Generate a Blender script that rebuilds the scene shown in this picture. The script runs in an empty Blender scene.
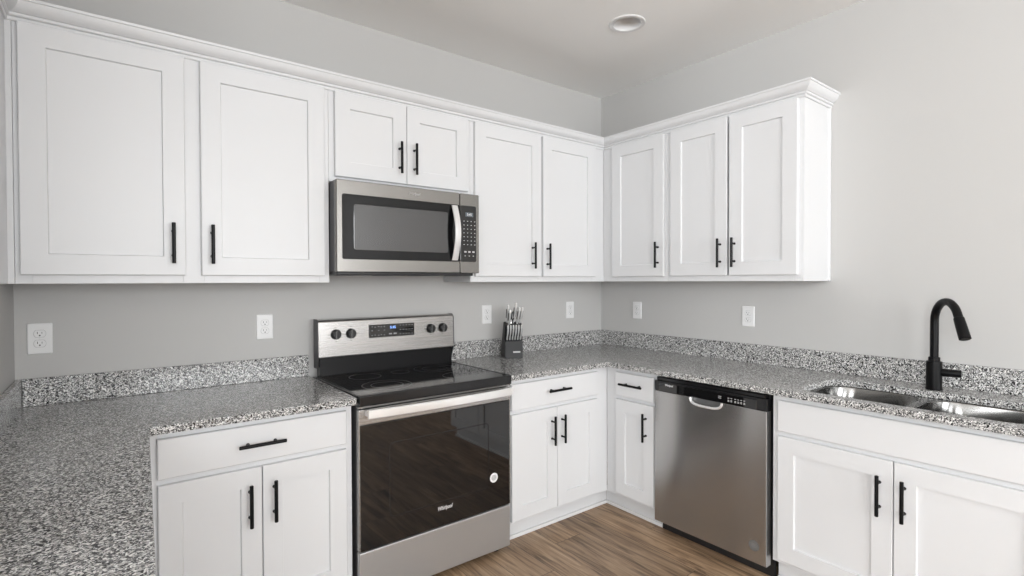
import bpy, bmesh, math, random
from mathutils import Vector, Matrix, Euler
random.seed(7)
PI = math.pi
S = bpy.context.scene
C = S.collection

# ------------------------------------------------------------------ camera
CX, CY, CZ, FPX, YAW, PITCH, ROLL = -3.0191, -2.7853, 1.3933, 521.55, -.6562, -.0132, -.0031
Fw = Vector((math.sin(-YAW)*math.cos(PITCH), math.cos(YAW)*math.cos(PITCH), math.sin(PITCH)))
Rt = Vector((math.cos(-YAW), -math.sin(-YAW), 0)); Up = Rt.cross(Fw)
R2 = Rt*math.cos(ROLL)+Up*math.sin(ROLL); U2 = -Rt*math.sin(ROLL)+Up*math.cos(ROLL)
cam = bpy.data.objects.new('camera', bpy.data.cameras.new('camera')); C.objects.link(cam)
M = Matrix((R2, U2, -Fw)).transposed().to_4x4(); M.translation = (CX, CY, CZ)
cam.matrix_world = M
cam.data.sensor_width = 36; cam.data.lens = FPX/1024*36; cam.data.clip_start = .02
S.camera = cam

# ------------------------------------------------------------------ light
S.view_settings.view_transform = 'Standard'; S.view_settings.look = 'None'
S.view_settings.gamma = 1; S.view_settings.use_curve_mapping = False
S.view_settings.exposure = -0.08
w = bpy.data.worlds.new('world'); S.world = w; w.use_nodes = True
w.node_tree.nodes['Background'].inputs[0].default_value = (.86, .92, 1, 1)
w.node_tree.nodes['Background'].inputs[1].default_value = 1.5
XL, YR, H = -6.6, -6.8, 2.80           # far walls of the open room, ceiling height
def area(name, loc, rot, sx, sy, power, col=(1, 1, 1)):
    l = bpy.data.lights.new(name, 'AREA'); l.shape = 'RECTANGLE'; l.size = sx; l.size_y = sy
    l.energy = power; l.color = col
    o = bpy.data.objects.new(name, l); C.objects.link(o); o.location = loc; o.rotation_euler = rot
    return o
# daylight lamps outside unseen windows, tilted up for the ceiling; far-wall one added
DAY = (.965, .985, 1); TILT = math.radians(120)
area('window_daylight', (-4.6, YR-.35, 1.85), (TILT, 0, 0), 2.5, 1.8, 195, DAY)
area('window_daylight', (-1.6, YR-.35, 1.85), (TILT, 0, 0), 2.5, 1.8, 195, DAY)
area('window_daylight', (XL-.35, -4.2, 1.85), (TILT, 0, -PI/2), 2.9, 1.8, 300, DAY)  # far-wall lamp added for more fill light

# ------------------------------------------------------------------ materials
def mat(name, col=(.8, .8, .8), rough=.5, metal=0., ior=1.5, coat=0., emit=None):
    m = bpy.data.materials.new(name); m.use_nodes = True
    b = m.node_tree.nodes['Principled BSDF']
    b.inputs['Base Color'].default_value = (*col, 1); b.inputs['Roughness'].default_value = rough
    b.inputs['Metallic'].default_value = metal; b.inputs['IOR'].default_value = ior
    b.inputs['Coat Weight'].default_value = coat
    if emit:
        b.inputs['Emission Color'].default_value = (*emit[0], 1); b.inputs['Emission Strength'].default_value = emit[1]
    return m
def nt(m): return m.node_tree.nodes, m.node_tree.links, m.node_tree.nodes['Principled BSDF']
def coords(N, L, scale=(1, 1, 1), kind='Object'):
    t = N.new('ShaderNodeTexCoord'); mp = N.new('ShaderNodeMapping'); mp.inputs['Scale'].default_value = scale
    L.new(t.outputs[kind], mp.inputs['Vector']); return mp.outputs['Vector']
def bump(m, scale, strength, dist, stretch=(1, 1, 1), detail=3):
    N, L, B = nt(m); v = coords(N, L, stretch)
    n = N.new('ShaderNodeTexNoise'); n.inputs['Scale'].default_value = scale; n.inputs['Detail'].default_value = detail
    L.new(v, n.inputs['Vector']); b = N.new('ShaderNodeBump'); b.inputs['Strength'].default_value = strength
    b.inputs['Distance'].default_value = dist; L.new(n.outputs['Fac'], b.inputs['Height']); L.new(b.outputs['Normal'], B.inputs['Normal'])
    return m
def vary(m, c0, c1, scale, stretch=(1, 1, 1), lo=.35, hi=.65):
    N, L, B = nt(m); v = coords(N, L, stretch)
    n = N.new('ShaderNodeTexNoise'); n.inputs['Scale'].default_value = scale; n.inputs['Detail'].default_value = 4
    L.new(v, n.inputs['Vector']); r = N.new('ShaderNodeValToRGB')
    r.color_ramp.elements[0].position = lo; r.color_ramp.elements[1].position = hi
    r.color_ramp.elements[0].color = (*c0, 1); r.color_ramp.elements[1].color = (*c1, 1)
    L.new(n.outputs['Fac'], r.inputs['Fac']); L.new(r.outputs['Color'], B.inputs['Base Color']); return m

WALL = bump(mat('wall_paint', (.52, .515, .505), .75), 220, .12, .002)
CEIL = bump(mat('ceiling_paint', (.92, .915, .90), .85), 160, .25, .003)
WHITE = bump(mat('cabinet_paint', (.70, .706, .716), .38), 90, .04, .0006)
TRIMW = mat('trim_white', (.76, .76, .76), .4)
INNER = mat('cabinet_interior', (.5, .46, .4), .6)
PLASTIC = mat('outlet_plastic', (.80, .80, .80), .3)
SLOT = mat('slot_dark', (.02, .02, .02), .6)
BLACKM = bump(mat('matte_black_metal', (.004, .004, .0045), .36, .0, 1.28), 300, .03, .0003)
BLACKP = mat('black_plastic', (.015, .015, .016), .35)
BLACKS = mat('black_satin_panel', (.010, .010, .011), .16)
GLASS = mat('black_glass', (.004, .004, .0045), .03, 0, 1.7)
GLASSM = mat('microwave_glass', (.005, .005, .0055), .03, 0, 1.42)
CTOP = mat('ceramic_glass', (.012, .012, .013), .07, 0, 1.7)
SIDE = mat('appliance_side', (.09, .09, .095), .45, .4)
RUB = mat('rubber', (.015, .015, .015), .8)
CHROME = mat('polished_steel', (.75, .75, .75), .15, 1)
def steel(name, col, rough, stretch, aniso=.0, rot=0, metal=.9):
    m = mat(name, col, rough, metal); N, L, B = nt(m)
    v = coords(N, L, stretch); n = N.new('ShaderNodeTexNoise'); n.inputs['Scale'].default_value = 1; n.inputs['Detail'].default_value = 4
    L.new(v, n.inputs['Vector'])
    r = N.new('ShaderNodeMapRange'); r.inputs['To Min'].default_value = rough-.03; r.inputs['To Max'].default_value = rough+.03
    L.new(n.outputs['Fac'], r.inputs['Value']); L.new(r.outputs['Result'], B.inputs['Roughness'])
    b = N.new('ShaderNodeBump'); b.inputs['Strength'].default_value = .01; b.inputs['Distance'].default_value = .0001
    L.new(n.outputs['Fac'], b.inputs['Height']); L.new(b.outputs['Normal'], B.inputs['Normal'])
    if aniso:
        B.inputs['Anisotropic'].default_value = aniso; B.inputs['Anisotropic Rotation'].default_value = rot
        t = N.new('ShaderNodeTangent'); t.direction_type = 'RADIAL'; t.axis = 'Z'; L.new(t.outputs[0], B.inputs['Tangent'])
    return m
STEEL = steel('brushed_stainless', (.46, .45, .44), .27, (2, 2, 1400))
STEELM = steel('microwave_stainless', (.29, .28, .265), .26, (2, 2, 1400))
STEELO = steel('drawer_stainless', (.54, .545, .55), .34, (2, 2, 1400), metal=.75)
STEELW = steel('dishwasher_stainless', (.47, .465, .46), .20, (2, 2, 1400), .85, .25, metal=.92)
STEELH = steel('handle_stainless', (.90, .90, .90), .22, (2, 2, 1400), metal=.55)
SINK = steel('sink_steel', (.23, .227, .22), .18, (200, 200, 8))
MARK = mat('printed_mark', (.65, .65, .66), .5)
LOGO = mat('logo_silver', (.8, .8, .8), .35, .2)
BLUE = mat('display_blue', (.1, .2, .5), .3, emit=((.25, .45, 1), 1.6))
DISP = mat('display_grey', (.12, .14, .16), .2)

def granite():
    m = mat('speckled_granite', (.4, .4, .4), .16); N, L, B = nt(m)
    v = coords(N, L, (1, 1, 1), 'Object')
    def vor(scale):
        o = N.new('ShaderNodeTexVoronoi'); o.inputs['Scale'].default_value = scale; L.new(v, o.inputs['Vector'])
        s = N.new('ShaderNodeSeparateColor'); L.new(o.outputs['Color'], s.inputs[0]); return s.outputs[0]
    def ramp(src, stops):
        r = N.new('ShaderNodeValToRGB'); r.color_ramp.interpolation = 'CONSTANT'
        e = r.color_ramp.elements
        while len(e) < len(stops): e.new(.5)
        for x, (p, c) in zip(e, stops): x.position = p; x.color = (c[0], c[1], c[2], 1)
        L.new(src, r.inputs['Fac']); return r.outputs['Color']
    a = ramp(vor(225), [(0, (.010, .010, .011)), (.22, (.10, .10, .102)), (.36, (.28, .277, .27)), (.58, (.48, .475, .465)), (.80, (.80, .795, .78))])
    b = ramp(vor(340), [(0, (.015, .015, .016)), (.24, (.18, .18, .18)), (.50, (.42, .415, .405)), (.78, (.76, .76, .75))])
    n = N.new('ShaderNodeTexNoise'); n.inputs['Scale'].default_value = 60; L.new(v, n.inputs['Vector'])
    st = N.new('ShaderNodeMath'); st.operation = 'GREATER_THAN'; st.inputs[1].default_value = .52; L.new(n.outputs['Fac'], st.inputs[0])
    mx = N.new('ShaderNodeMix'); mx.data_type = 'RGBA'; L.new(st.outputs[0], mx.inputs['Factor'])
    L.new(a, mx.inputs['A']); L.new(b, mx.inputs['B']); L.new(mx.outputs['Result'], B.inputs['Base Color'])
    return m
GRAN = granite()
def planks():
    m = mat('vinyl_planks', (.25, .17, .11), .42); N, L, B = nt(m)
    t = N.new('ShaderNodeTexCoord'); s = N.new('ShaderNodeSeparateXYZ'); L.new(t.outputs['Object'], s.inputs[0])
    def mth(op, a, b=None, c=None):
        x = N.new('ShaderNodeMath'); x.operation = op
        for i, q in enumerate((a, b, c)):
            if q is None: continue
            if isinstance(q, (int, float)): x.inputs[i].default_value = q
            else: L.new(q, x.inputs[i])
        return x.outputs[0]
    W, LN = .178, 1.22
    u = mth('DIVIDE', mth('ADD', s.outputs[0], 20.03), W); iu = mth('FLOOR', u); fu = mth('FRACT', u)
    wn = N.new('ShaderNodeTexWhiteNoise'); wn.noise_dimensions = '1D'; L.new(iu, wn.inputs['W'])
    vv = mth('ADD', mth('DIVIDE', mth('ADD', s.outputs[1], 20), LN), wn.outputs['Value']); iv = mth('FLOOR', vv); fv = mth('FRACT', vv)
    cb = N.new('ShaderNodeCombineXYZ'); L.new(iu, cb.inputs[0]); L.new(iv, cb.inputs[1])
    pn = N.new('ShaderNodeTexWhiteNoise'); pn.noise_dimensions = '3D'; L.new(cb.outputs[0], pn.inputs['Vector'])
    # grain: stretched noise, shifted for every plank
    mp = N.new('ShaderNodeCombineXYZ')
    L.new(mth('MULTIPLY', s.outputs[0], 30), mp.inputs[0]); L.new(mth('MULTIPLY', s.outputs[1], 2.2), mp.inputs[1]); L.new(mth('MULTIPLY', pn.outputs['Value'], 40), mp.inputs[2])
    g = N.new('ShaderNodeTexNoise'); g.inputs['Scale'].default_value = 1; g.inputs['Detail'].default_value = 7; g.inputs['Roughness'].default_value = .65; g.inputs['Distortion'].default_value = .9
    L.new(mp.outputs[0], g.inputs['Vector'])
    r = N.new('ShaderNodeValToRGB'); e = r.color_ramp.elements
    e[0].position = .33; e[0].color = (.085, .052, .031, 1); e[1].position = .72; e[1].color = (.56, .41, .27, 1)
    k = e.new(.47); k.color = (.27, .175, .105, 1); k = e.new(.58); k.color = (.39, .265, .165, 1)
    L.new(g.outputs['Fac'], r.inputs['Fac'])
    hs = N.new('ShaderNodeHueSaturation'); L.new(r.outputs['Color'], hs.inputs['Color'])
    L.new(mth('ADD', mth('MULTIPLY', pn.outputs['Value'], .45), .78), hs.inputs['Value'])
    gap = mth('MINIMUM', mth('MINIMUM', mth('MULTIPLY', fu, W), mth('MULTIPLY', mth('SUBTRACT', 1, fu), W)), mth('MINIMUM', mth('MULTIPLY', fv, LN), mth('MULTIPLY', mth('SUBTRACT', 1, fv), LN)))
    st = mth('LESS_THAN', gap, .0013)
    mx = N.new('ShaderNodeMix'); mx.data_type = 'RGBA'; L.new(st, mx.inputs['Factor']); L.new(hs.outputs['Color'], mx.inputs['A'])
    mx.inputs['B'].default_value = (.05, .035, .025, 1); L.new(mx.outputs['Result'], B.inputs['Base Color'])
    b = N.new('ShaderNodeBump'); b.inputs['Strength'].default_value = .2; b.inputs['Distance'].default_value = .001
    L.new(g.outputs['Fac'], b.inputs['Height']); L.new(b.outputs['Normal'], B.inputs['Normal'])
    return m
FLOOR = planks()

# ------------------------------------------------------------------ mesh helpers
def bm_new(): return bmesh.new()
def box(bm, x0, x1, y0, y1, z0, z1, bev=0, seg=1):
    x0, x1 = min(x0, x1), max(x0, x1); y0, y1 = min(y0, y1), max(y0, y1); z0, z1 = min(z0, z1), max(z0, z1)
    v = [bm.verts.new((x, y, z)) for x in (x0, x1) for y in (y0, y1) for z in (z0, z1)]
    fs = [bm.faces.new([v[i] for i in q]) for q in ((0, 1, 3, 2), (4, 6, 7, 5), (0, 4, 5, 1), (2, 3, 7, 6), (0, 2, 6, 4), (1, 5, 7, 3))]
    if bev:
        es = list({e for f in fs for e in f.edges})
        bmesh.ops.bevel(bm, geom=es, offset=bev, segments=seg, affect='EDGES', profile=.5)
def cyl(bm, p0, p1, r0, r1=None, n=24, cap=True):
    tube(bm, [p0, p1], [r0, r0 if r1 is None else r1], n, cap)
def tube(bm, pts, rad, n=16, cap=True, flat=None):
    """round section swept along pts; flat=(wx, wy) gives a rounded-rectangle section instead"""
    pts = [Vector(p) for p in pts]
    if isinstance(rad, (int, float)): rad = [rad]*len(pts)
    rings = []; ref = None
    for i, p in enumerate(pts):
        d = (pts[min(i+1, len(pts)-1)]-pts[max(i-1, 0)]).normalized()
        if ref is None:
            ref = Vector((1, 0, 0)) if abs(d.x) < .9 else Vector((0, 0, 1))
        a = (ref-d*ref.dot(d)).normalized(); b = d.cross(a); ref = a
        ring = []
        for k in range(n):
            t = 2*PI*k/n+PI/n; c, s = math.cos(t), math.sin(t)
            if flat:
                e = .45; c = math.copysign(abs(c)**e, c)*flat[0]; s = math.copysign(abs(s)**e, s)*flat[1]
            ring.append(bm.verts.new(p+a*c*rad[i]+b*s*rad[i]))
        rings.append(ring)
    for r, q in zip(rings, rings[1:]):
        for k in range(n): bm.faces.new((r[k], r[(k+1) % n], q[(k+1) % n], q[k]))
    if cap: bm.faces.new(rings[0][::-1]); bm.faces.new(rings[-1])
def lathe(bm, prof, c=(0, 0, 0), axis='z', n=40):
    """prof: (radius, height); axis z up or y (height towards -Y)"""
    rings = []
    for r, h in prof:
        ring = []
        for k in range(n):
            t = 2*PI*k/n; a, b = r*math.cos(t), r*math.sin(t)
            p = (a, b, h) if axis == 'z' else (a, -h, b)
            ring.append(bm.verts.new((c[0]+p[0], c[1]+p[1], c[2]+p[2])))
        rings.append(ring)
    for r, q in zip(rings, rings[1:]):
        for k in range(n): bm.faces.new((r[k], r[(k+1) % n], q[(k+1) % n], q[k]))
    if prof[0][0] > 1e-5: bm.faces.new(rings[0][::-1])
    if prof[-1][0] > 1e-5: bm.faces.new(rings[-1])
    bmesh.ops.remove_doubles(bm, verts=bm.verts, dist=1e-6)
def loops(bm, x0, x1, z0, z1, steps, rad=0, nseg=6, back=True):
    """nested rectangles seen from the front (-Y): steps = (inset, y)"""
    rings = []
    for ins, y in steps:
        a, b, c, d = x0+ins, x1-ins, z0+ins, z1-ins; pts = []
        r = max(rad-ins, 0) if rad else 0
        if r <= 1e-6 and not rad: pts = [(a, c), (b, c), (b, d), (a, d)]
        else:
            r = max(r, 1e-4)
            for (px, pz, t0) in ((a+r, c+r, PI), (b-r, c+r, 1.5*PI), (b-r, d-r, 0), (a+r, d-r, .5*PI)):
                for k in range(nseg+1):
                    t = t0+.5*PI*k/nseg; pts.append((px+r*math.cos(t), pz+r*math.sin(t)))
        rings.append([bm.verts.new((p, y, q)) for p, q in pts])
    n = len(rings[0])
    for r, q in zip(rings, rings[1:]):
        for k in range(n): bm.faces.new((r[k], r[(k+1) % n], q[(k+1) % n], q[k]))
    if back: bm.faces.new(rings[0][::-1])
    bm.faces.new(rings[-1])
def side_prism(bm, prof, x0, x1):
    """closed (y,z) profile extruded along x"""
    a = [bm.verts.new((x0, y, z)) for y, z in prof]; b = [bm.verts.new((x1, y, z)) for y, z in prof]
    n = len(prof)
    for k in range(n): bm.faces.new((a[k], a[(k+1) % n], b[(k+1) % n], b[k]))
    bm.faces.new(a[::-1]); bm.faces.new(b)
def obj(name, bm, m, parent=None, smooth=30):
    me = bpy.data.meshes.new(name)
    if isinstance(bm, bpy.types.Mesh): me = bm
    else:
        bmesh.ops.recalc_face_normals(bm, faces=bm.faces); bm.to_mesh(me); bm.free()
    if smooth:
        for p in me.polygons: p.use_smooth = True
        me.set_sharp_from_angle(angle=math.radians(smooth))
    me.materials.clear(); me.materials.append(m)
    o = bpy.data.objects.new(name, me); C.objects.link(o)
    if parent: o.parent = parent
    if smooth and smooth < 45:
        wn = o.modifiers.new('weighted_normal', 'WEIGHTED_NORMAL'); wn.keep_sharp = True; wn.weight = 80
    return o
def slab(outline, z0, z1, bev=0, holes=()):
    """polygon with holes extruded to a slab"""
    cu = bpy.data.curves.new('slab', 'CURVE'); cu.dimensions = '2D'; cu.fill_mode = 'BOTH'
    for pts in (outline, *holes):
        s = cu.splines.new('POLY'); s.points.add(len(pts)-1); s.use_cyclic_u = True
        for q, p in zip(s.points, pts): q.co = (p[0], p[1], 0, 1)
    cu.extrude = (z1-z0)/2-bev; cu.bevel_depth = bev; cu.bevel_resolution = 1; cu.offset = -bev
    t = bpy.data.objects.new('slab', cu); C.objects.link(t)
    dg = bpy.context.evaluated_depsgraph_get(); me = bpy.data.meshes.new_from_object(t.evaluated_get(dg))
    bpy.data.objects.remove(t); bpy.data.curves.remove(cu)
    me.transform(Matrix.Translation((0, 0, (z0+z1)/2))); me.update(); return me
def rounded(pts, rads, n=8):
    out = []; k = len(pts)
    for i, p in enumerate(pts):
        r = rads[i]; p = Vector(p)
        if r <= 0: out.append(tuple(p)); continue
        a = (Vector(pts[i-1])-p); b = (Vector(pts[(i+1) % k])-p); la, lb = a.length, b.length; a.normalize(); b.normalize()
        ang = a.angle(b); t = r/math.tan(ang/2); cdir = (a+b).normalized(); cen = p+cdir*(r/math.sin(ang/2))
        s, e = p+a*t-cen, p+b*t-cen; th = s.angle_signed(e)
        for j in range(n+1):
            q = s.copy(); q.rotate(Matrix.Rotation(-th*j/n, 2)); out.append(tuple(cen+q))
    return out
def text_mesh(body, size, depth=.0006, loc=(0, 0, 0), italic=0, width=None):
    """lettering lying in the XZ plane facing -Y, centred on loc"""
    cu = bpy.data.curves.new('t', 'FONT'); cu.body = body; cu.size = size; cu.extrude = depth; cu.shear = italic
    cu.align_x = 'CENTER'; cu.align_y = 'CENTER'; cu.offset = size*.012
    t = bpy.data.objects.new('t', cu); C.objects.link(t)
    dg = bpy.context.evaluated_depsgraph_get(); me = bpy.data.meshes.new_from_object(t.evaluated_get(dg))
    bpy.data.objects.remove(t); bpy.data.curves.remove(cu)
    if width:
        xs = [v.co.x for v in me.vertices]; me.transform(Matrix.Diagonal((width/(max(xs)-min(xs)), 1, 1, 1)))
    me.transform(Matrix.Translation(loc) @ Matrix.Rotation(PI/2, 4, 'X')); return me
def thing(name, label, cat, loc=(0, 0, 0), rotz=0, group=None):
    o = bpy.data.objects.new(name, None); C.objects.link(o); o.empty_display_size = .1
    o.location = loc; o.rotation_euler = (0, 0, rotz); o['label'] = label; o['category'] = cat
    if group: o['group'] = group
    return o
def tag(o, label, cat, group=None):
    o['label'] = label; o['category'] = cat
    if group: o['group'] = group
    return o
def struct(name, bm, m, smooth=0):
    o = obj(name, bm, m, None, smooth); o['kind'] = 'structure'; return o
def dup(root, loc, rotz, label):
    r = root.copy(); C.objects.link(r); r.location = loc; r.rotation_euler = (0, 0, rotz); r['label'] = label
    for ch in list(root.children):
        c = ch.copy(); C.objects.link(c); c.parent = r
        for g in ch.children:
            d = g.copy(); C.objects.link(d); d.parent = c
    return r

# ------------------------------------------------------------------ room shell
T = .12
b = bm_new(); box(b, XL-T, T, YR-T, T, -.1, 0); struct('floor', b, FLOOR)
LX, LY, LR = -.765, -.897, .100            # recessed ceiling light
circ = [(LX+(LR-.024)*math.cos(2*PI*k/48), LY+(LR-.024)*math.sin(2*PI*k/48)) for k in range(48)]
o = struct('ceiling', slab([(XL-T, YR-T), (T, YR-T), (T, T), (XL-T, T)], H, H+.1, 0, [circ]), CEIL)
b = bm_new(); box(b, XL-T, T, 0, T, 0, H); struct('wall_back', b, WALL)
b = bm_new(); box(b, 0, T, YR-T, 0, 0, H); struct('wall_right', b, WALL)
WX = -3.3176; STUB = -1.95
b = bm_new(); box(b, WX-T, WX, STUB, 0, 0, H); struct('wall_left', b, WALL)
def wall_with_windows(name, along, fixed, a0, a1, wins, outward):
    """wall made of pieces round its window openings"""
    b = bm_new(); cuts = [a0]
    def bx(u0, u1, z0, z1):
        f0, f1 = sorted((fixed, fixed+outward*T))
        if along == 'x': box(b, u0, u1, f0, f1, z0, z1)
        else: box(b, f0, f1, u0, u1, z0, z1)
    last = a0
    for (u0, u1, z0, z1) in wins:
        bx(last, u0, 0, H); bx(u0, u1, 0, z0); bx(u0, u1, z1, H); last = u1
    bx(last, a1, 0, H); struct(name, b, WALL)
Z0, Z1 = 1.20, 2.70
wall_with_windows('wall_rear', 'x', YR, XL-T, T, [(-5.7, -3.5, Z0, Z1), (-2.7, -.5, Z0, Z1)], -1)
wall_with_windows('wall_far', 'y', XL, YR, 0, [(-5.5, -2.9, Z0, Z1)], -1)  # unseen opening, added to let in the extra fill
def window(n, along, fixed, u0, u1):
    b = bm_new(); d0, d1 = fixed-.09, fixed-.03; c = .05
    def bx(a0, a1, z0, z1):
        if along == 'x': box(b, a0, a1, d0, d1, z0, z1, .004)
        else: box(b, d0, d1, a0, a1, z0, z1, .004)
    bx(u0, u0+c, Z0, Z1); bx(u1-c, u1, Z0, Z1); bx(u0+c, u1-c, Z0, Z0+c); bx(u0+c, u1-c, Z1-c, Z1)
    mid = (u0+u1)/2; bx(mid-c/2, mid+c/2, Z0+c, Z1-c); zm = (Z0+Z1)/2; bx(u0+c, mid-c/2, zm-.02, zm+.02); bx(mid+c/2, u1-c, zm-.02, zm+.02)
    struct('window_%d' % n, b, TRIMW)
window(1, 'x', YR, -5.7, -3.5); window(2, 'x', YR, -2.7, -.5); window(3, 'y', XL, -5.5, -2.9)  # third window is unseen and added for more light
b = bm_new(); box(b, -.016, 0, YR, -2.64, 0, .11, .004); struct('baseboard_right', b, TRIMW)
b = bm_new(); box(b, XL, -.016, YR, YR+.016, 0, .11, .004); struct('baseboard_rear', b, TRIMW)

# ------------------------------------------------------------------ cabinets
YU, YB = -.305, -.613                      # face frame planes, upper and base
DT = .020
ZB, ZT = 1.389, 2.303
def pull(parent, x, z, yface, length=.16, vertical=True):
    b = bm_new(); h = length/2; yo = yface-.032; r = .0068
    ax = (0, 0, 1) if vertical else (1, 0, 0)
    P = lambda t, y: (x+ax[0]*t, y, z+ax[2]*t)
    tube(b, [P(-h, yo), P(-h+.0015, yo), P(h-.0015, yo), P(h, yo)], [r-.0015, r, r, r-.0015], 16)
    for t in (-.048, .048): tube(b, [P(t, yface-.0002), P(t, yface-.003), P(t, yface-.0031), P(t, yo)], [.0065, .0065, .0048, .0048], 14)
    obj('handle', b, BLACKM, parent)
def shaker(parent, x0, x1, z0, z1, yf, rail=.073, name='door'):
    b = bm_new(); f = yf-.0008; y = f-DT
    loops(b, x0, x1, z0, z1, [(0, f), (0, y+.002), (.0025, y), (rail, y), (rail+.003, y+.010), (rail+.0035, y+.010)])
    return obj(name, b, WHITE, parent, 20)
def slab_front(parent, x0, x1, z0, z1, yf, name='drawer'):
    b = bm_new(); f = yf-.0008; y = f-DT
    loops(b, x0, x1, z0, z1, [(0, f), (0, y+.0025), (.003, y), (.004, y)])
    return obj(name, b, WHITE, parent, 20)
def carcass(parent, x0, x1, z0, z1, depth, stiles, rails, under=True, top=True, m=WHITE, back=-.003):
    t = .016; f = -depth+.019
    b = bm_new()
    box(b, x0, x0+t, f, back, z0, z1); box(b, x1-t, x1, f, back, z0, z1)
    box(b, x0+t, x1-t, back-.006, back, z0, z1)
    box(b, x0+t, x1-t, f, back-.006, z0+.012, z0+.012+t)
    if top: box(b, x0+t, x1-t, f, back-.006, z1-t, z1)
    last = None
    for (a, c) in stiles: box(b, a, c, -depth, f, z0, z1, .0008)
    for i in range(len(stiles)-1):
        for (za, zc) in rails: box(b, stiles[i][1], stiles[i+1][0], -depth, f, za, zc, .0008)
    return obj('cabinet_body', b, m, parent, 20)
def upper(label, x0, x1, z0, stiles, doors, loc=(0, 0, 0), rotz=0, group='white shaker wall cabinets', zt=ZT):
    t = thing('wall_cabinet', label, 'cabinet', loc, rotz, group)
    carcass(t, x0, x1, z0, zt, -YU, stiles, [(z0, z0+.038), (zt-.038, zt)])
    for (a, c, za, zb, hx, hz) in doors:
        d = shaker(t, a, c, za, zb, YU)
        if hx is not None: pull(d, hx, hz, YU-DT-.0008)
    return t
def at(lx, ly=0, lz=0, right=False):        # thing origin for a run position
    return (0, -lx, lz) if right else (lx, 0, lz)
R90 = -PI/2
DZ0, DZ1 = 1.421, 2.293
HZ = 1.5475
# back wall, left pair
X0 = -3.245+.0; O = -2.74
upper('wide white two-door wall cabinet at far left, over the two-door base with long drawer', -3.280-O, -2.199-O, ZB,
      [(-3.280-O, -3.235-O), (-2.785-O, -2.712-O), (-2.245-O, -2.199-O)],
      [(-3.265-O, -2.777-O, DZ0, DZ1, -2.82-O, HZ), (-2.722-O, -2.223-O, DZ0, DZ1, -2.685-O, HZ)], (O, 0, 0))
O = -1.80
upper('short white two-door wall cabinet directly above the microwave', -2.198-O, -1.4065-O, 1.868,
      [(-2.198-O, -2.15-O), (-1.45-O, -1.4065-O)],
      [(-2.173-O, -1.8055-O, 1.893, DZ1, -1.846-O, 2.020), (-1.8025-O, -1.4305-O, 1.893, DZ1, -1.763-O, 2.022)], (O, 0, 0))
O = -.9
upper('white two-door wall cabinet on back wall, right of the microwave', -1.4055-O, -.3055-O, ZB,
      [(-1.4055-O, -1.36-O), (-.905-O, -.862-O), (-.43-O, -.3055-O)],
      [(-1.3833-O, -.8915-O, DZ0, DZ1, -.966-O, 1.549), (-.875-O, -.406-O, DZ0, DZ1, -.8465-O, 1.547)], (O, 0, 0))
# right wall
O = .6
upper('narrow single-door white wall cabinet next to the room corner on right wall', .002-O, .8355-O, ZB,
      [(.3055-O, .42-O), (.785-O, .8355-O)], [(.3964-O, .8107-O, DZ0, DZ1, .773-O, 1.553)], (0, -O, 0), R90)
O = 1.23
t = upper('white two-door wall cabinet at right end of the run with exposed side', .8365-O, 1.621-O, ZB,
      [(.8365-O, .89-O), (1.575-O, 1.621-O)],
      [(.8613-O, 1.2273-O, DZ0, DZ1, 1.1895-O, 1.546), (1.2397-O, 1.5995-O, DZ0, DZ1, 1.273-O, 1.546)], (0, -O, 0), R90)
b = bm_new(); box(b, 1.6213-O, 1.6235-O, YU+.001, -.022, ZB, ZT); box(b, 1.6213-O, 1.629-O, -.022, -.001, ZB, ZT, .002)
obj('side_panel', b, WHITE, t)
# left filler and the panel that turns onto the left wall
b = bm_new(); box(b, WX+.001, -3.281, YU, YU+.019, ZB, ZT, .001); box(b, WX+.001, -3.298, -1.25, YU-.001, ZB, ZT, .001)
tag(obj('filler_panel', b, WHITE), 'thin white filler panel beside far left wall cabinet at photo edge', 'panel')
# crown moulding
def crown():
    b = bm_new(); Z = ZT-.002
    prof = [(0.0005, Z-.006), (.006, Z-.006), (.008, Z-.002), (.008, Z+.005), (.005, Z+.008), (.010, Z+.009), (.014, Z+.012), (.014, Z+.019), (.011, Z+.021), (.017, Z+.023)]
    for k in range(7):
        t = k/6; prof.append((.018+.024*t+.003*math.sin(PI*t), Z+.024+.032*t-.003*math.sin(PI*t)))
    prof += [(.047, Z+.057), (.048, Z+.066), (.044, Z+.068), (0.0005, Z+.068)]
    path = [(-3.298, -1.25), (-3.298, YU), (YU, YU), (YU, -1.624), (-.001, -1.624)]
    path = [Vector(p) for p in path]; nrm = []
    for a, c in zip(path, path[1:]): d = (c-a).normalized(); nrm.append(Vector((d.y, -d.x)))
    rings = []
    for i, p in enumerate(path):
        n0, n1 = nrm[max(i-1, 0)], nrm[min(i, len(nrm)-1)]; m = (n0+n1)/(1+n0.dot(n1))
        rings.append([b.verts.new((p.x+m.x*q, p.y+m.y*q, z)) for q, z in prof])
    n = len(prof)
    for r, q in zip(rings, rings[1:]):
        for k in range(n): b.faces.new((r[k], r[(k+1) % n], q[(k+1) % n], q[k]))
    b.faces.new(rings[0][::-1]); b.faces.new(rings[-1])
    return b
tag(obj('crown_molding', crown(), WHITE, None, 25), 'white stepped crown molding along the tops of all wall cabinets', 'molding')

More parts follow.
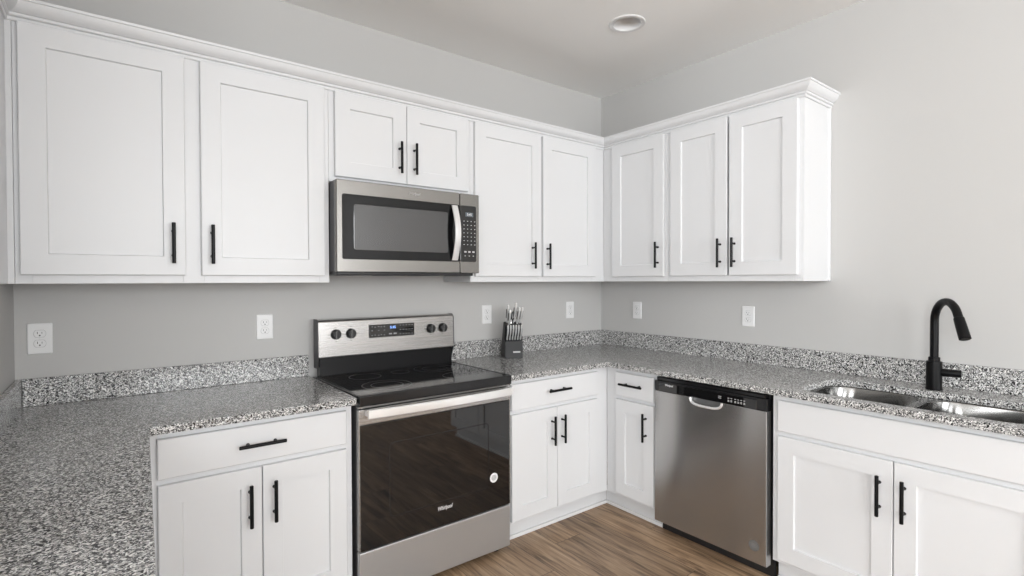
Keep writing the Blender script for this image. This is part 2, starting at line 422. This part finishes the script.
# base cabinets
CH = .907; CT = .030; BZ = CH-CT-.001
DR0, DR1 = .712, .851; BD0, BD1 = .126, .690
BS = .1065                                  # toe kick height
def base(label, x0, x1, stiles, doors, fronts, loc, rotz, toe=True, ends=(0, 0), dz=()):
    t = thing('base_cabinet', label, 'cabinet', loc, rotz, 'white shaker base cabinets')
    carcass(t, x0, x1, BS, BZ, -YB, stiles, [(BS, BS+.035), (.675, .727), (BZ-.045, BZ)], top=False, back=-.004)
    if toe:
        b = bm_new(); box(b, x0+ends[0], x1+ends[1], -.556, -.54, .001, BS-.0005); obj('toe_kick', b, WHITE, t)
        b = bm_new(); box(b, x0+ends[0], x1+ends[1], -.571, -.5565, .0008, .02, .004, 2); obj('shoe_molding', b, TRIMW, t)
    for (a, c, hx, hz) in doors:
        d = shaker(t, a, c, BD0, BD1, YB, .071)
        if hx is not None: pull(d, hx, hz, YB-DT-.0008)
    for (a, c, hx, hz) in fronts:
        if hx is None: slab_front(t, a, c, DR0, DR1, YB, 'false_front')
        else: pull(slab_front(t, a, c, DR0, DR1, YB), hx, hz, YB-DT-.0008, .165, False)
    return t
O = -2.55
base('white base cabinet with one long drawer and two doors, left of the range', -2.95-O, -2.212-O,
     [(-2.95-O, -2.87-O), (-2.262-O, -2.212-O)],
     [(-2.8975-O, -2.5687-O, -2.611-O, .555), (-2.5655-O, -2.2393-O, -2.5255-O, .555)], [(-2.8975-O, -2.2393-O, -2.5685-O, .782)], (O, 0, 0), 0)
O = -1.04
base('white base cabinet with drawer and two doors, right of the range', -1.388-O, -.6135-O,
     [(-1.388-O, -1.34-O), (-.74-O, -.6135-O)],
     [(-1.365-O, -1.0445-O, -1.0865-O, .567), (-1.0415-O, -.7169-O, -1.011-O, .567)], [(-1.365-O, -.7169-O, -1.045-O, .789)], (O, 0, 0), 0, ends=(0, .0570))
O = .83
base('narrow white base cabinet with small drawer and single door, left of the dishwasher', .614-O, .985-O,
     [(.614-O, .715-O), (.955-O, .985-O)], [(.6971-O, .9731-O, .922-O, .566)], [(.6971-O, .9731-O, .829-O, .787)], (0, -O, 0), R90, ends=(-.0573, .012))
O = 2.09
base('white two-door sink base cabinet right of the dishwasher', 1.625-O, 2.565-O,
     [(1.625-O, 1.68-O), (2.51-O, 2.565-O)],
     [(1.6525-O, 2.093-O, 2.0495-O, .552), (2.0965-O, 2.537-O, 2.1305-O, .552)], [(1.6525-O, 2.537-O, None, 0)], (0, -O, 0), R90)
# cabinet carrying the peninsula on the left wall: backs onto the left wall, faces the floor
t = thing('base_cabinet', 'white base cabinet under the left peninsula counter, mostly hidden below it', 'cabinet', (-3.12, 0, 0), 0, 'white shaker base cabinets')
b = bm_new(); box(b, -.19, .138, -1.90, -.62, .1, BZ, .001); box(b, .1382, .1685, -.662, -.614, .1, BZ); obj('cabinet_body', b, WHITE, t)
b = bm_new(); box(b, -.19, .10, -1.88, -.62, .001, .0995); obj('toe_kick', b, WHITE, t)

# ------------------------------------------------------------------ granite
e = .0015
PX = -2.936                                 # peninsula edge
left_top = rounded([(WX+e, -e), (-2.208, -e), (-2.208, -.667), (-2.921, -.667), (-2.972, -1.95), (WX+e, -1.95)], [0, 0, .004, .022, .04, 0])
tag(obj('countertop', slab(left_top, CH-CT, CH, .003), GRAN, None, 25), 'speckled grey granite countertop left of the range, turning into a peninsula', 'countertop', 'granite worktops')
def rrect(x0, x1, y0, y1, r): return rounded([(x0, y0), (x1, y0), (x1, y1), (x0, y1)], [r]*4, 8)
# sink cut-out: two bowl shapes joined behind and in front
SX0, SX1 = -.604, -.186
SU0, SUm, SU1 = 1.712, 2.095, 2.490
hole = rounded([(SX0, -SU1), (SX1, -SU1), (SX1, -SU0), (SX0, -SU0)], [.10, .09, .09, .10], 10)
right_top = rounded([(-1.390, -e), (-1.390, -.664), (-.664, -.664), (-.664, -2.60), (-e, -2.60), (-e, -e)], [0, .004, .006, .02, 0, 0])
tag(obj('countertop', slab(right_top, CH-CT, CH, .003, [hole]), GRAN, None, 25), 'L-shaped speckled grey granite countertop running into the corner and around the sink', 'countertop', 'granite worktops')
def splash(x0, x1, y0, y1, label):
    b = bm_new(); box(b, x0, x1, y0, y1, CH+.0006, 1.016, .0015); tag(obj('backsplash', b, GRAN), label, 'backsplash', 'granite upstands')
splash(WX+.0225, -2.212, -.0215, -e, 'low granite backsplash strip on back wall left of the range')
splash(WX+e, WX+.0215, -1.95, -e, 'granite backsplash strip on the short left wall')
splash(-1.386, -.0225, -.0215, -e, 'low granite backsplash strip on back wall behind the knife block')
splash(-.0215, -e, -2.60, -e, 'long granite backsplash strip on right wall behind the faucet')

# ------------------------------------------------------------------ sink and faucet
t = thing('kitchen_sink', 'stainless steel double-bowl undermount sink in the right countertop', 'sink', (-.434, -2.13, .68))
def bowl(name, y0, y1):
    b = bm_new(); x0, x1 = SX0-.004+.434, SX1+.004+.434; yy0, yy1 = y0+2.13, y1+2.13; rings = []
    for ins, z, r in ((0, .1955, .10), (.002, .19, .10), (.006, .10, .098), (.012, .03, .092), (.022, .01, .085), (.045, .002, .07), (.09, 0, .04)):
        rings.append([b.verts.new((p[0], p[1], z)) for p in rrect(x0+ins, x1-ins, yy0+ins, yy1-ins, r)])
    n = len(rings[0])
    for r, q in zip(rings, rings[1:]):
        for k in range(n): b.faces.new((r[k], r[(k+1) % n], q[(k+1) % n], q[k]))
    b.faces.new(rings[-1]); o = obj(name, b, SINK, t, 40)
    m = o.modifiers.new('thick', 'SOLIDIFY'); m.thickness = .0012; m.offset = -1
    d = bm_new(); cx, cy = (x0+x1)/2, (yy0+yy1)/2
    lathe(d, [(.018, .0012), (.02, .003), (.036, .0035), (.041, .0025), (.043, .0008)], (cx, cy, 0)); obj('drain', d, CHROME, o, 40)
bowl('bowl', -SU1, -SUm-.012); bowl('bowl', -SUm+.012, -SU0)
fl = rounded([(SX0-.03+.434, -SU1-.03+2.13), (SX1+.03+.434, -SU1-.03+2.13), (SX1+.03+.434, -SU0+.03+2.13), (SX0-.03+.434, -SU0+.03+2.13)], [.1]*4, 8)
h1 = rrect(SX0-.002+.434, SX1+.002+.434, -SU1+.002+2.13, -SUm-.014+2.13, .098); h2 = rrect(SX0-.002+.434, SX1+.002+.434, -SUm+.014+2.13, -SU0-.002+2.13, .098)
obj('flange', slab(fl, .1946, .1964, .0004, [h1, h2]), SINK, t)

FX, FY = -.128, -2.098
t = thing('faucet', 'matte black gooseneck kitchen faucet with pull-down spray head behind the sink', 'faucet', (FX, FY, CH+.0006))
b = bm_new(); lathe(b, [(.030, 0), (.031, .002), (.031, .006), (.0295, .008), (.0295, .122), (.028, .125), (.0215, .126), (.0215, .142), (.019, .144), (.017, .144)]); obj('base_column', b, BLACKM, t)
D = Vector((-.77, -.64, 0)).normalized(); pts = [Vector((0, 0, .144))]; Rr = .088; zc = .405-Rr-.0155
pts += [Vector((0, 0, .2)), Vector((0, 0, zc-.02))]
for k in range(0, 19):
    a = PI*k/18*.865
    pts.append(D*(Rr-Rr*math.cos(a))+Vector((0, 0, zc+Rr*math.sin(a)*1.03)))
d = (pts[-1]-pts[-2]).normalized(); pts.append(pts[-1]+d*.012)
b = bm_new(); tube(b, pts, .0158, 24); obj('gooseneck', b, BLACKM, t, 50)
p = pts[-1]; b = bm_new()
tube(b, [p-d*.002, p, p+d*.004, p+d*.035, p+d*.036, p+d*.08, p+d*.092, p+d*.094], [.0165, .0178, .0185, .0195, .0196, .0205, .0206, .017], 28); obj('spray_head', b, BLACKM, t, 40)
b = bm_new(); LZ = .078; L_ = Vector((.12, -1, 0)).normalized()
q = lambda s, z=LZ: (L_.x*s, L_.y*s, z)
tube(b, [q(.026), q(.03), q(.050), q(.051), q(.090), q(.093)], [.017, .0175, .0175, .0165, .0165, .0145], 24); obj('lever_handle', b, BLACKM, t, 40)

# ------------------------------------------------------------------ outlets
def outlet(label, loc, rotz):
    t = thing('wall_outlet', label, 'outlet', loc, rotz, 'white duplex outlets')
    b = bm_new(); loops(b, -.038, .038, -.061, .061, [(0, -.0008), (0, -.003), (.003, -.006), (.004, -.0062)], .004, 4); obj('plate', b, PLASTIC, t)
    for z in (-.0195, .0195):
        b = bm_new(); n = 28; rings = []
        for (r, y) in ((.0178, -.0062), (.0178, -.0076), (.0168, -.0082)):
            rings.append([b.verts.new((r*math.cos(2*PI*k/n), y, z+max(-.0135, min(.0135, r*math.sin(2*PI*k/n))))) for k in range(n)])
        for r, s in zip(rings, rings[1:]):
            for k in range(n): b.faces.new((r[k], r[(k+1) % n], s[(k+1) % n], s[k]))
        b.faces.new(rings[-1]); f = obj('receptacle', b, PLASTIC, t)
        b = bm_new()
        box(b, -.0078, -.0058, -.0086, -.0082, z-.001, z+.008); box(b, .0058, .0074, -.0086, -.0082, z+.0, z+.007)
        cyl(b, (0, -.0082, z-.0068), (0, -.0086, z-.0068), .0027, n=12); obj('slots', b, SLOT, f)
        b = bm_new()
        n = 28; a = [b.verts.new((.0192*math.cos(2*PI*k/n), -.00665, z+max(-.0149, min(.0149, .0192*math.sin(2*PI*k/n))))) for k in range(n)]
        c = [b.verts.new((.0178*math.cos(2*PI*k/n), -.00665, z+max(-.0135, min(.0135, .0178*math.sin(2*PI*k/n))))) for k in range(n)]
        for k in range(n): b.faces.new((a[k], a[(k+1) % n], c[(k+1) % n], c[k]))
        obj('seam_ring', b, mat('seam_grey', (.48, .48, .48), .6), f)
    b = bm_new(); lathe(b, [(.003, .0062), (.003, .0068), (.002, .0073), (0, .0075)], (0, 0, 0), 'y', 12); obj('screw', b, TRIMW, t)
    return t
o0 = outlet('white wall outlet nearest the left wall, at far left of back wall', (-3.243, 0, 1.171), 0)
dup(o0, (-2.4175, 0, 1.172), 0, 'white wall outlet just left of the range on back wall')
dup(o0, (-1.084, 0, 1.177), 0, 'white wall outlet immediately left of the knife block')
dup(o0, (-.337, 0, 1.18), 0, 'white wall outlet on back wall between knife block and corner')
dup(o0, (0, -.351, 1.18), R90, 'white wall outlet on right wall close to the corner')
dup(o0, (0, -1.18, 1.1785), R90, 'white wall outlet on right wall above the dishwasher end of the counter')

# ------------------------------------------------------------------ range
RX0, RX1 = -2.203, -1.394; RC = (RX0+RX1)/2; rw = (RX1-RX0)/2
t = thing('kitchen_range', 'stainless steel electric range with black glass cooktop and oven door', 'range', (RC, 0, 0))
b = bm_new(); box(b, -rw+.006, rw-.006, -.628, -.035, .035, .880, .003); obj('oven_body', b, SIDE, t)
b = bm_new(); box(b, -rw, rw, -.672, -.036, .8805, .905, .006, 3)
box(b, -rw, -rw+.016, -.655, -.10, .903, .9125, .003); box(b, rw-.016, rw, -.655, -.10, .903, .9125, .003)
box(b, -rw+.002, rw-.002, -.674, -.64, .866, .9125, .006, 3); obj('cooktop_frame', b, BLACKS, t)
b = bm_new(); box(b, -rw+.0165, rw-.0165, -.642, -.10, .9053, .911, .001); ct = obj('cooktop_glass', b, CTOP, t)
RING = mat('burner_print', (.10, .10, .105), .3)
for (cx, cy, rr) in ((-.2, -.5, (.115, .075)), (.2, -.5, (.09,)), (-.2, -.235, (.08,)), (.2, -.235, (.115, .07)), (0, -.22, (.05,))):
    b = bm_new()
    for r in rr:
        n = 56; a = [b.verts.new((cx+r*math.cos(2*PI*k/n), cy+r*math.sin(2*PI*k/n), .9113)) for k in range(n)]
        c = [b.verts.new((cx+(r-.003)*math.cos(2*PI*k/n), cy+(r-.003)*math.sin(2*PI*k/n), .9113)) for k in range(n)]
        for k in range(n): b.faces.new((a[k], a[(k+1) % n], c[(k+1) % n], c[k]))
    obj('burner_ring', b, RING, ct)
b = bm_new(); box(b, -rw+.004, rw-.004, -.664, -.63, .8575, .8655, .001); obj('front_trim', b, STEEL, t)
# back guard
b = bm_new(); side_prism(b, [(-.036, .9055), (-.088, .9055), (-.084, .95), (-.078, 1.03), (-.036, 1.03)], -rw+.026, rw-.006); obj('vent_panel', b, mat('vent_black', (.008, .008, .009), .2, 0, 1.28), t)
b = bm_new()
prof = [(-.036, 1.004), (-.098, 1.004)]
prof += [(-.102, 1.010)]
for k in range(6):
    a = PI/2*k/5; prof.append((-.078-.018*math.cos(a), 1.180+.018*math.sin(a)))
prof += [(-.036, 1.199)]
side_prism(b, prof, -rw+.016, rw-.0015); bg = obj('control_panel', b, STEEL, t, 40)
for s in (-1, 1):
    b = bm_new(); x0 = -rw+.0115 if s < 0 else rw-.001; side_prism(b, [(-.032, .95), (-.075, .95), (-.098, 1.0), (-.104, 1.01), (-.098, 1.182), (-.08, 1.2005), (-.032, 1.2005)], x0, x0+.004)
    obj('end_cap', b, SIDE, t)
for x in (-2.099, -2.02, -1.549, -1.47):
    x -= RC; b = bm_new(); y0 = .0985
    lathe(b, [(.025, y0), (.0265, y0+.003), (.0265, y0+.005), (.023, y0+.012), (.0215, y0+.024), (.019, y0+.026), (0, y0+.026)], (x, 0, 1.121), 'y', 32); k = obj('knob', b, BLACKP, t)
    b = bm_new(); box(b, x-.0055, x+.0055, -y0-.034, -y0-.024, 1.121-.022, 1.121+.022, .002, 2); obj('knob_grip', b, BLACKP, k)
    b = bm_new(); box(b, x-.0075, x-.0058, -y0-.0335, -y0-.0242, 1.121-.020, 1.121+.020, .0005); obj('grip_edge', b, CHROME, k)
    b = bm_new()
    for a in (0, 90, 270): box(b, x+.036*math.sin(math.radians(a))-.0015, x+.036*math.sin(math.radians(a))+.0015, -.1008, -.097, 1.121+.036*math.cos(math.radians(a))-.0015, 1.121+.036*math.cos(math.radians(a))+.0015)
    box(b, x-.0015, x+.0015, -.1030, -.099, 1.0835, 1.0865)
    obj('knob_marks', b, SLOT, k)
b = bm_new(); loops(b, -1.922-RC, -1.655-RC, 1.090, 1.160, [(0, -.0955), (0, -.1025), (.001, -.1035), (.002, -.1035)], .003, 3); dp = obj('display_panel', b, GLASS, t)
me = text_mesh('5:45', .020, .0004, (-1.785-RC, -.104, 1.141)); obj('clock_digits', me, BLUE, dp, 0)
b = bm_new()
for i, x in enumerate((-1.905, -1.888, -1.868, -1.853, -1.835)):
    for z in ((1.149, 1.128, 1.102) if i % 2 == 0 else (1.147, 1.104)): box(b, x-RC-.004, x-RC+.004, -.1042, -.1034, z-.0014, z+.0014)
for x in (-1.74, -1.722, -1.704, -1.686, -1.668):
    for z in (1.150, 1.126, 1.102): box(b, x-RC-.004, x-RC+.003, -.1042, -.1034, z-.0014, z+.0014)
for x in (-1.80, -1.772): box(b, x-RC-.009, x-RC+.009, -.1042, -.1034, 1.103, 1.110)
obj('button_marks', b, mat('dim_mark', (.32, .32, .33), .5), dp)
# oven door
b = bm_new(); box(b, -rw+.004, rw-.004, -.662, -.631, .785, .851, .004, 2)
box(b, -rw+.004, -rw+.010, -.6615, -.631, .250, .786, .001); box(b, rw-.010, rw-.004, -.6615, -.631, .250, .786, .001); box(b, -rw+.01, rw-.01, -.655, -.631, .250, .785)
dr = obj('oven_door', b, STEEL, t)
b = bm_new(); box(b, -rw+.0105, rw-.0105, -.6635, -.6555, .250, .7845, .002, 2); gl = obj('door_glass', b, GLASS, dr)
b = bm_new(); loops(b, -.265, .265, .36, .69, [(0, -.6636), (.0015, -.6638), (.004, -.6638), (.006, -.6637)], .02, 5, back=False)
b.faces.ensure_lookup_table(); bmesh.ops.delete(b, geom=[b.faces[-1]], context='FACES_ONLY'); obj('window_outline', b, mat('window_print', (.012, .012, .0125), .1), dr)
b = bm_new(); pts = []
for k in range(17):
    s = k/16; x = (-2.174-RC)*(1-s)+(-1.420-RC)*s; pts.append((x, -.700-.018*math.sin(PI*s)**.7, .838))
tube(b, pts, 1, 20, True, (.020, .0085) if False else (.0085, .0085))
b.free(); b = bm_new(); prev = None; rings = []
for (x, y, z) in pts:
    ring = [(0, .0185), (-.006, .0195), (-.011, .016), (-.012, 0), (-.011, -.016), (-.006, -.0195), (0, -.0185), (.003, -.012), (.003, .012)]
    rings.append([b.verts.new((x, y+dy, z+dz)) for dy, dz in ring])
for r, q_ in zip(rings, rings[1:]):
    for k in range(len(r)): b.faces.new((r[k], r[(k+1) % len(r)], q_[(k+1) % len(r)], q_[k]))
b.faces.new(rings[0][::-1]); b.faces.new(rings[-1])
for x in (pts[0][0]+.012, pts[-1][0]-.012): box(b, x-.011, x+.011, -.702, -.6625, .824, .852, .003)
obj('door_handle', b, STEELH, dr, 35)
b = bm_new()
for k in range(46):
    x = -.25+k*.0115; box(b, x, x+.006, -.6605, -.655, .8516, .856)
obj('vent_slots', b, SLOT, dr)
obj('brand_lettering', text_mesh('Whirlpool', .026, .0004, (-1.786-RC, -.6642, .333), .2, .078), LOGO, dr, 0)
b = bm_new(); lathe(b, [(0, .6637), (.024, .6637), (.024, .6644), (.023, .6648), (0, .6648)], (-1.504-RC, 0, .407), 'y', 32); st = obj('round_sticker', b, PLASTIC, dr)
b = bm_new()
for i, wd in enumerate((.010, .015, .016, .014, .009)): box(b, -1.504-RC-wd, -1.504-RC+wd, -.6652, -.6648, .407+.009-.0055*i, .4102+.009-.0055*i)
obj('sticker_print', b, mat('print_grey', (.3, .3, .3), .5), st)
b = bm_new(); box(b, -rw+.004, rw-.004, -.660, -.631, .030, .243, .006, 3); obj('storage_drawer', b, STEELO, t)
for x in (-rw+.05, rw-.06):
    for y in (-.60, -.10):
        b = bm_new(); lathe(b, [(.019, .0005), (.02, .004), (.018, .012), (.008, .013), (.008, .0345)], (x, y, 0), 'z', 20); obj('foot', b, RUB, t)

# ------------------------------------------------------------------ microwave
MX0, MX1, MZ0, MZ1 = -2.197, -1.4085, 1.437, 1.866; MC = (MX0+MX1)/2; mw = (MX1-MX0)/2
t = thing('microwave', 'stainless over-the-range microwave with black window and curved handle', 'microwave', (MC, 0, MZ0))
h = MZ1-MZ0
b = bm_new(); box(b, -mw+.002, mw-.002, -.372, -.004, .004, h-.001, .003); obj('microwave_body', b, SIDE, t)
xs = -1.532-MC
b = bm_new(); loops(b, -mw, xs-.0008, 0, h, [(0, -.3725), (0, -.396), (.004, -.400), (.006, -.400)], .006, 3); dr = obj('microwave_door', b, STEELM, t, 40)
b = bm_new(); loops(b, xs+.0008, mw, 0, h, [(0, -.3725), (0, -.396), (.003, -.400), (.005, -.400)], .006, 3); cp = obj('control_panel', b, STEELM, t, 40)
wz0, wz1 = 1.498-MZ0, 1.801-MZ0; wx0, wx1 = -2.170-MC, -1.430-MC
b = bm_new(); loops(b, wx0, xs-.0012, wz0, wz1, [(0, -.3985), (0, -.4020), (.001, -.4026), (.002, -.4026)], .010, 4); gl = obj('window_glass', b, GLASSM, dr)
b = bm_new(); loops(b, xs+.0012, wx1, wz0, wz1, [(0, -.3985), (0, -.4020), (.001, -.4026), (.002, -.4026)], .010, 4); kp = obj('keypad', b, GLASS, cp)
# perforated screen seen behind the door glass
b = bm_new(); loops(b, wx0+.055, xs-.075, wz0+.045, wz1-.045, [(0, -.4027), (.001, -.4029), (.002, -.4029)], .012, 4); obj('door_screen', b, mat('screen_dark', (.035, .035, .036), .06, 0, 1.9), dr)
b = bm_new(); box(b, -1.500-MC, -1.450-MC, -.4034, -.4026, 1.742-MZ0, 1.765-MZ0); ds = obj('display', b, DISP, cp)
obj('display_digits', text_mesh('5:45', .018, .0003, (-1.475-MC, -.4037, 1.7535-MZ0)), MARK, cp, 0)
b = bm_new()
for r in range(7):
    for c in range(4): box(b, -1.512-MC+c*.023, -1.506-MC+c*.023, -.4032, -.4026, 1.715-MZ0-r*.021, 1.719-MZ0-r*.021)
for c in range(3): box(b, -1.508-MC+c*.026, -1.494-MC+c*.026, -.4032, -.4026, 1.548-MZ0, 1.556-MZ0); box(b, -1.506-MC+c*.026, -1.498-MC+c*.026, -.4032, -.4026, 1.528-MZ0, 1.532-MZ0)
obj('button_marks', b, mat('key_mark', (.5, .5, .5), .5), cp)
b = bm_new(); rings = []
for k in range(19):
    s = k/18; z = wz0+.006+(wz1-wz0-.012)*s; y = -.411-.036*math.sin(PI*s)
    ring = [(-.018, .002), (-.016, -.003), (0, -.005), (.016, -.003), (.018, .002), (.014, .006), (-.014, .006)]
    rings.append([b.verts.new((-1.572-MC+dx, y+dy, z)) for dx, dy in ring])
for r, q_ in zip(rings, rings[1:]):
    for k in range(7): b.faces.new((r[k], r[(k+1) % 7], q_[(k+1) % 7], q_[k]))
b.faces.new(rings[0][::-1]); b.faces.new(rings[-1])
obj('door_handle', b, STEELH, dr, 40)
obj('brand_lettering', text_mesh('Whirlpool', .02, .0003, (-1.80-MC, -.4004, 1.834-MZ0), .2, .062), mat('logo_dim', (.42, .41, .40), .4, .6), dr, 0)
b = bm_new(); box(b, -mw+.006, mw-.03, -.385, -.02, -.014, .0035, .004); ug = obj('underside_grille', b, BLACKP, t)
b = bm_new()
for x in (-.25, .18): box(b, x, x+.10, -.22, -.12, -.0155, -.0141)
obj('lamp_cover', b, mat('lamp_lens', (.6, .6, .58), .3), ug)

# ------------------------------------------------------------------ dishwasher (built facing -Y, turned onto the right wall)
UC = 1.300; dw = .310
t = thing('dishwasher', 'stainless steel dishwasher with black control strip and pocket handle', 'dishwasher', (0, -UC, 0), R90)
b = bm_new(); box(b, -dw+.004, dw-.004, -.600, -.03, .10, .868, .002); obj('tub_housing', b, BLACKP, t)
b = bm_new()                                # door skin with a notch for the pocket
zt = .7905; pw, pd = .088, .036
out = [(-dw, .072), (dw, .072), (dw, zt), (pw+.01, zt)]
for k in range(13):
    a = PI*k/12; cx = math.cos(a); out.append((pw*math.copysign(abs(cx)**.55, cx), zt-pd*math.sin(a)**.8))
out += [(-pw-.01, zt), (-dw, zt)]
me = slab(out, .601, .645, .002); me.transform(Matrix.Rotation(PI/2, 4, 'X')); dr = obj('dishwasher_door', me, STEELW, t, 30)
b = bm_new(); pts = []
for k in range(17):
    a = PI*k/16; cx = math.cos(a); pts.append((pw*math.copysign(abs(cx)**.55, cx), -.645, zt-pd*math.sin(a)**.8))
tube(b, pts, .0068, 12); obj('pocket_lip', b, STEELH, dr, 60)
b = bm_new(); box(b, -pw+.003, pw-.003, -.615, -.6012, zt-pd-.002, zt-.001); obj('handle_pocket', b, mat('pocket_grey', (.22, .22, .22), .35, .5), dr)
b = bm_new(); box(b, -dw, dw, -.646, -.6012, zt+.001, .848, .004, 2); box(b, -dw+.01, dw-.01, -.640, -.6012, .8485, .866, .002)
cp = obj('control_strip', b, BLACKS, t)
b = bm_new(); box(b, -dw+.028, dw-.045, -.6475, -.6455, zt+.0015, .838, .001); obj('touch_strip', b, GLASS, cp)
obj('brand_lettering', text_mesh('Whirlpool', .016, .0003, (-.216, -.648, .829), .2, .050), LOGO, cp, 0)
b = bm_new()
for i, x in enumerate((.075, .083, .125, .140, .160, .175, .190, .205)):
    for z in ((.815, .823) if i < 2 else (.806, .8115, .822)): box(b, x-.004, x+.004, -.6481, -.6474, z-.0012, z+.0012)
obj('button_marks', b, MARK, cp)
b = bm_new(); lathe(b, [(.021, .6449), (.025, .6449), (.025, .6457), (.021, .6457)], (.252, 0, .152), 'y', 32)
bd = obj('round_badge', b, mat('badge_ring', (.2, .2, .2), .4, .5), dr)
b = bm_new(); lathe(b, [(0, .6449), (.0205, .6449), (.0205, .6453), (0, .6453)], (.252, 0, .152), 'y', 32); obj('badge_face', b, STEELH, bd)
b = bm_new()
for i, wd in enumerate((.009, .014, .015, .009)): box(b, .252-wd, .252+wd, -.6458, -.6454, .159-.0055*i, .1615-.0055*i)
obj('badge_print', b, mat('badge_text', (.25, .25, .25), .5), bd)
b = bm_new(); box(b, -dw+.002, dw+.004, -.575, -.555, .004, .0990); box(b, -dw+.01, dw-.01, -.5545, -.535, .004, .0990); obj('toe_panel', b, BLACKP, t)
for x in (-.26, .26):
    b = bm_new(); lathe(b, [(.016, .0005), (.016, .008), (.006, .009), (.006, .102)], (x, -.50, 0), 'z', 16); obj('foot', b, RUB, t)

# ------------------------------------------------------------------ knife block and knives
KB = (-.981, -.130, CH+.0006); KR = math.radians(-26)
t = thing('knife_block', 'dark knife block on the counter in front of the back wall', 'knife block', KB, KR)
wk = .056
b = bm_new(); side_prism(b, [(-.085, 0), (-.085, .108), (-.050, .118), (-.086, .202), (-.024, .229), (.076, .015), (.072, 0)], -wk, wk)
bmesh.ops.bevel(b, geom=list(b.edges), offset=.003, segments=2, affect='EDGES')
BLK = bump(mat('block_charcoal', (.012, .0125, .0135), .5), 120, .08, .0006); obj('block_body', b, BLK, t)
b = bm_new(); box(b, -.006, .040, -.0862, -.0846, .036, .046, .0006); obj('name_plate', b, mat('plate_grey', (.45, .45, .45), .5, .4), t)
# slots cut as dark inlays
b = bm_new()
for i in range(6): x = -.0425+i*.017; box(b, x-.004, x+.004, -.080, -.058, .1075, .1150)
obj('steak_slots', b, SLOT, t)
MK = Matrix.Translation(KB) @ Matrix.Rotation(KR, 4, 'Z')
KH = mat('knife_steel', (.78, .78, .78), .3, .55)
def knife(label, x, y, z, length, r, lean, grp, tip=.0, dark=False):
    """handle leaning back from its slot; a short piece of blade goes into the slot"""
    loc = MK @ Vector((x, y, z)); t = thing('kitchen_knife', label, 'knife', loc, KR, grp)
    A = Vector((tip, math.sin(lean), math.cos(lean))); b = bm_new()
    N = 9; pts = [A*(.004+(length-.004)*k/(N-1)) + Vector((0, -.006*math.sin(PI*k/(N-1)), 0)) for k in range(N)]
    rad = [r*.9, r*.82, r*.8, r*.86, r*.95, r, r*1.02, r*1.0, r*.75]
    tube(b, pts, rad, 14, True, (.62, 1.0)); hd = obj('knife_handle', b, KH if not dark else BLACKP, t, 50)
    b = bm_new()
    for s in (-1, 1):
        q0, q1 = pts[2], pts[6]; tube(b, [q0+Vector((s*r*.52, 0, 0)), q1+Vector((s*r*.6, 0, 0))], [r*.36, r*.42], 8)
    obj('grip_inlay', b, BLACKP, hd, 50)
    b = bm_new(); box(b, -.0008, .0008, -r*.7, r*.7, -.012, .006); o = obj('blade', b, CHROME, t)
sides = ['leftmost', 'second from left', 'third from left', 'third from right', 'second from right', 'rightmost']
for i in range(6):
    knife('silver steak knife in the lower row of the block, '+sides[i], -.0425+i*.017, -.070, .1165, .104, .0085, -.40, 'steak knives in the lower row of the block')
big = [('large silver knife at upper left of the block', -.038, -.044, .120, .0115, 0, .226), ('silver knife in front of the upper left one', -.030, -.068, .100, .011, .02, .215),
       ('tallest silver knife at the back middle of the block', .006, -.040, .132, .0115, .05, .228), ('silver knife right of the black shears', .024, -.060, .112, .011, .08, .218),
       ('large silver knife at upper right of the block', .042, -.052, .108, .011, .10, .222)]
for lab, x, y, ln, r, tp, z in big: knife(lab, x, y, z, ln, r, -.40, 'large knives in the upper row of the block', tp)
sh = thing('kitchen_shears', 'black-handled kitchen shears between the large knives of the block', 'shears', MK @ Vector((-.012, -.056, .222)), KR)
for s in (-1, 1):
    b = bm_new(); pts = [(s*.002, .008, 0)]
    for k in range(17):
        a = -PI/2+2*PI*k/16; zz = .045+.026*math.sin(a); pts.append((s*(.0095)+.0085*math.cos(a)*s, .008-.40*zz, zz))
    tube(b, pts, .0036, 10); obj('finger_loop', b, BLACKP, sh, 60)
b = bm_new(); box(b, -.006, .006, .002, .010, -.014, .016, .001); obj('blade', b, CHROME, sh)

# ------------------------------------------------------------------ recessed ceiling light
t = thing('ceiling_light', 'round white recessed ceiling light, switched off', 'ceiling light', (LX, LY, H))
b = bm_new(); n = 56
prof = [(LR-.0265, .006), (LR-.026, .0), (LR-.024, -.004), (LR-.005, -.0055), (LR, -.001), (LR, -.0002)]
rings = [[b.verts.new((r*math.cos(2*PI*k/n), r*math.sin(2*PI*k/n), z)) for k in range(n)] for r, z in prof]
for r, q_ in zip(rings, rings[1:]):
    for k in range(n): b.faces.new((r[k], r[(k+1) % n], q_[(k+1) % n], q_[k]))
obj('trim_ring', b, TRIMW, t, 40)
b = bm_new(); prof = [(LR-.0265, .004), (LR-.029, .02), (LR-.040, .050), (LR-.042, .055)]
rings = [[b.verts.new((r*math.cos(2*PI*k/n), r*math.sin(2*PI*k/n), z)) for k in range(n)] for r, z in prof]
for r, q_ in zip(rings, rings[1:]):
    for k in range(n): b.faces.new((r[k], r[(k+1) % n], q_[(k+1) % n], q_[k]))
obj('baffle', b, TRIMW, t, 60)
b = bm_new(); lathe(b, [(0, .054), (LR-.042, .0545), (LR-.042, .058), (0, .058)], (0, 0, 0), 'z', n); obj('lens', b, mat('frosted_lens', (.75, .75, .74), .4), t)
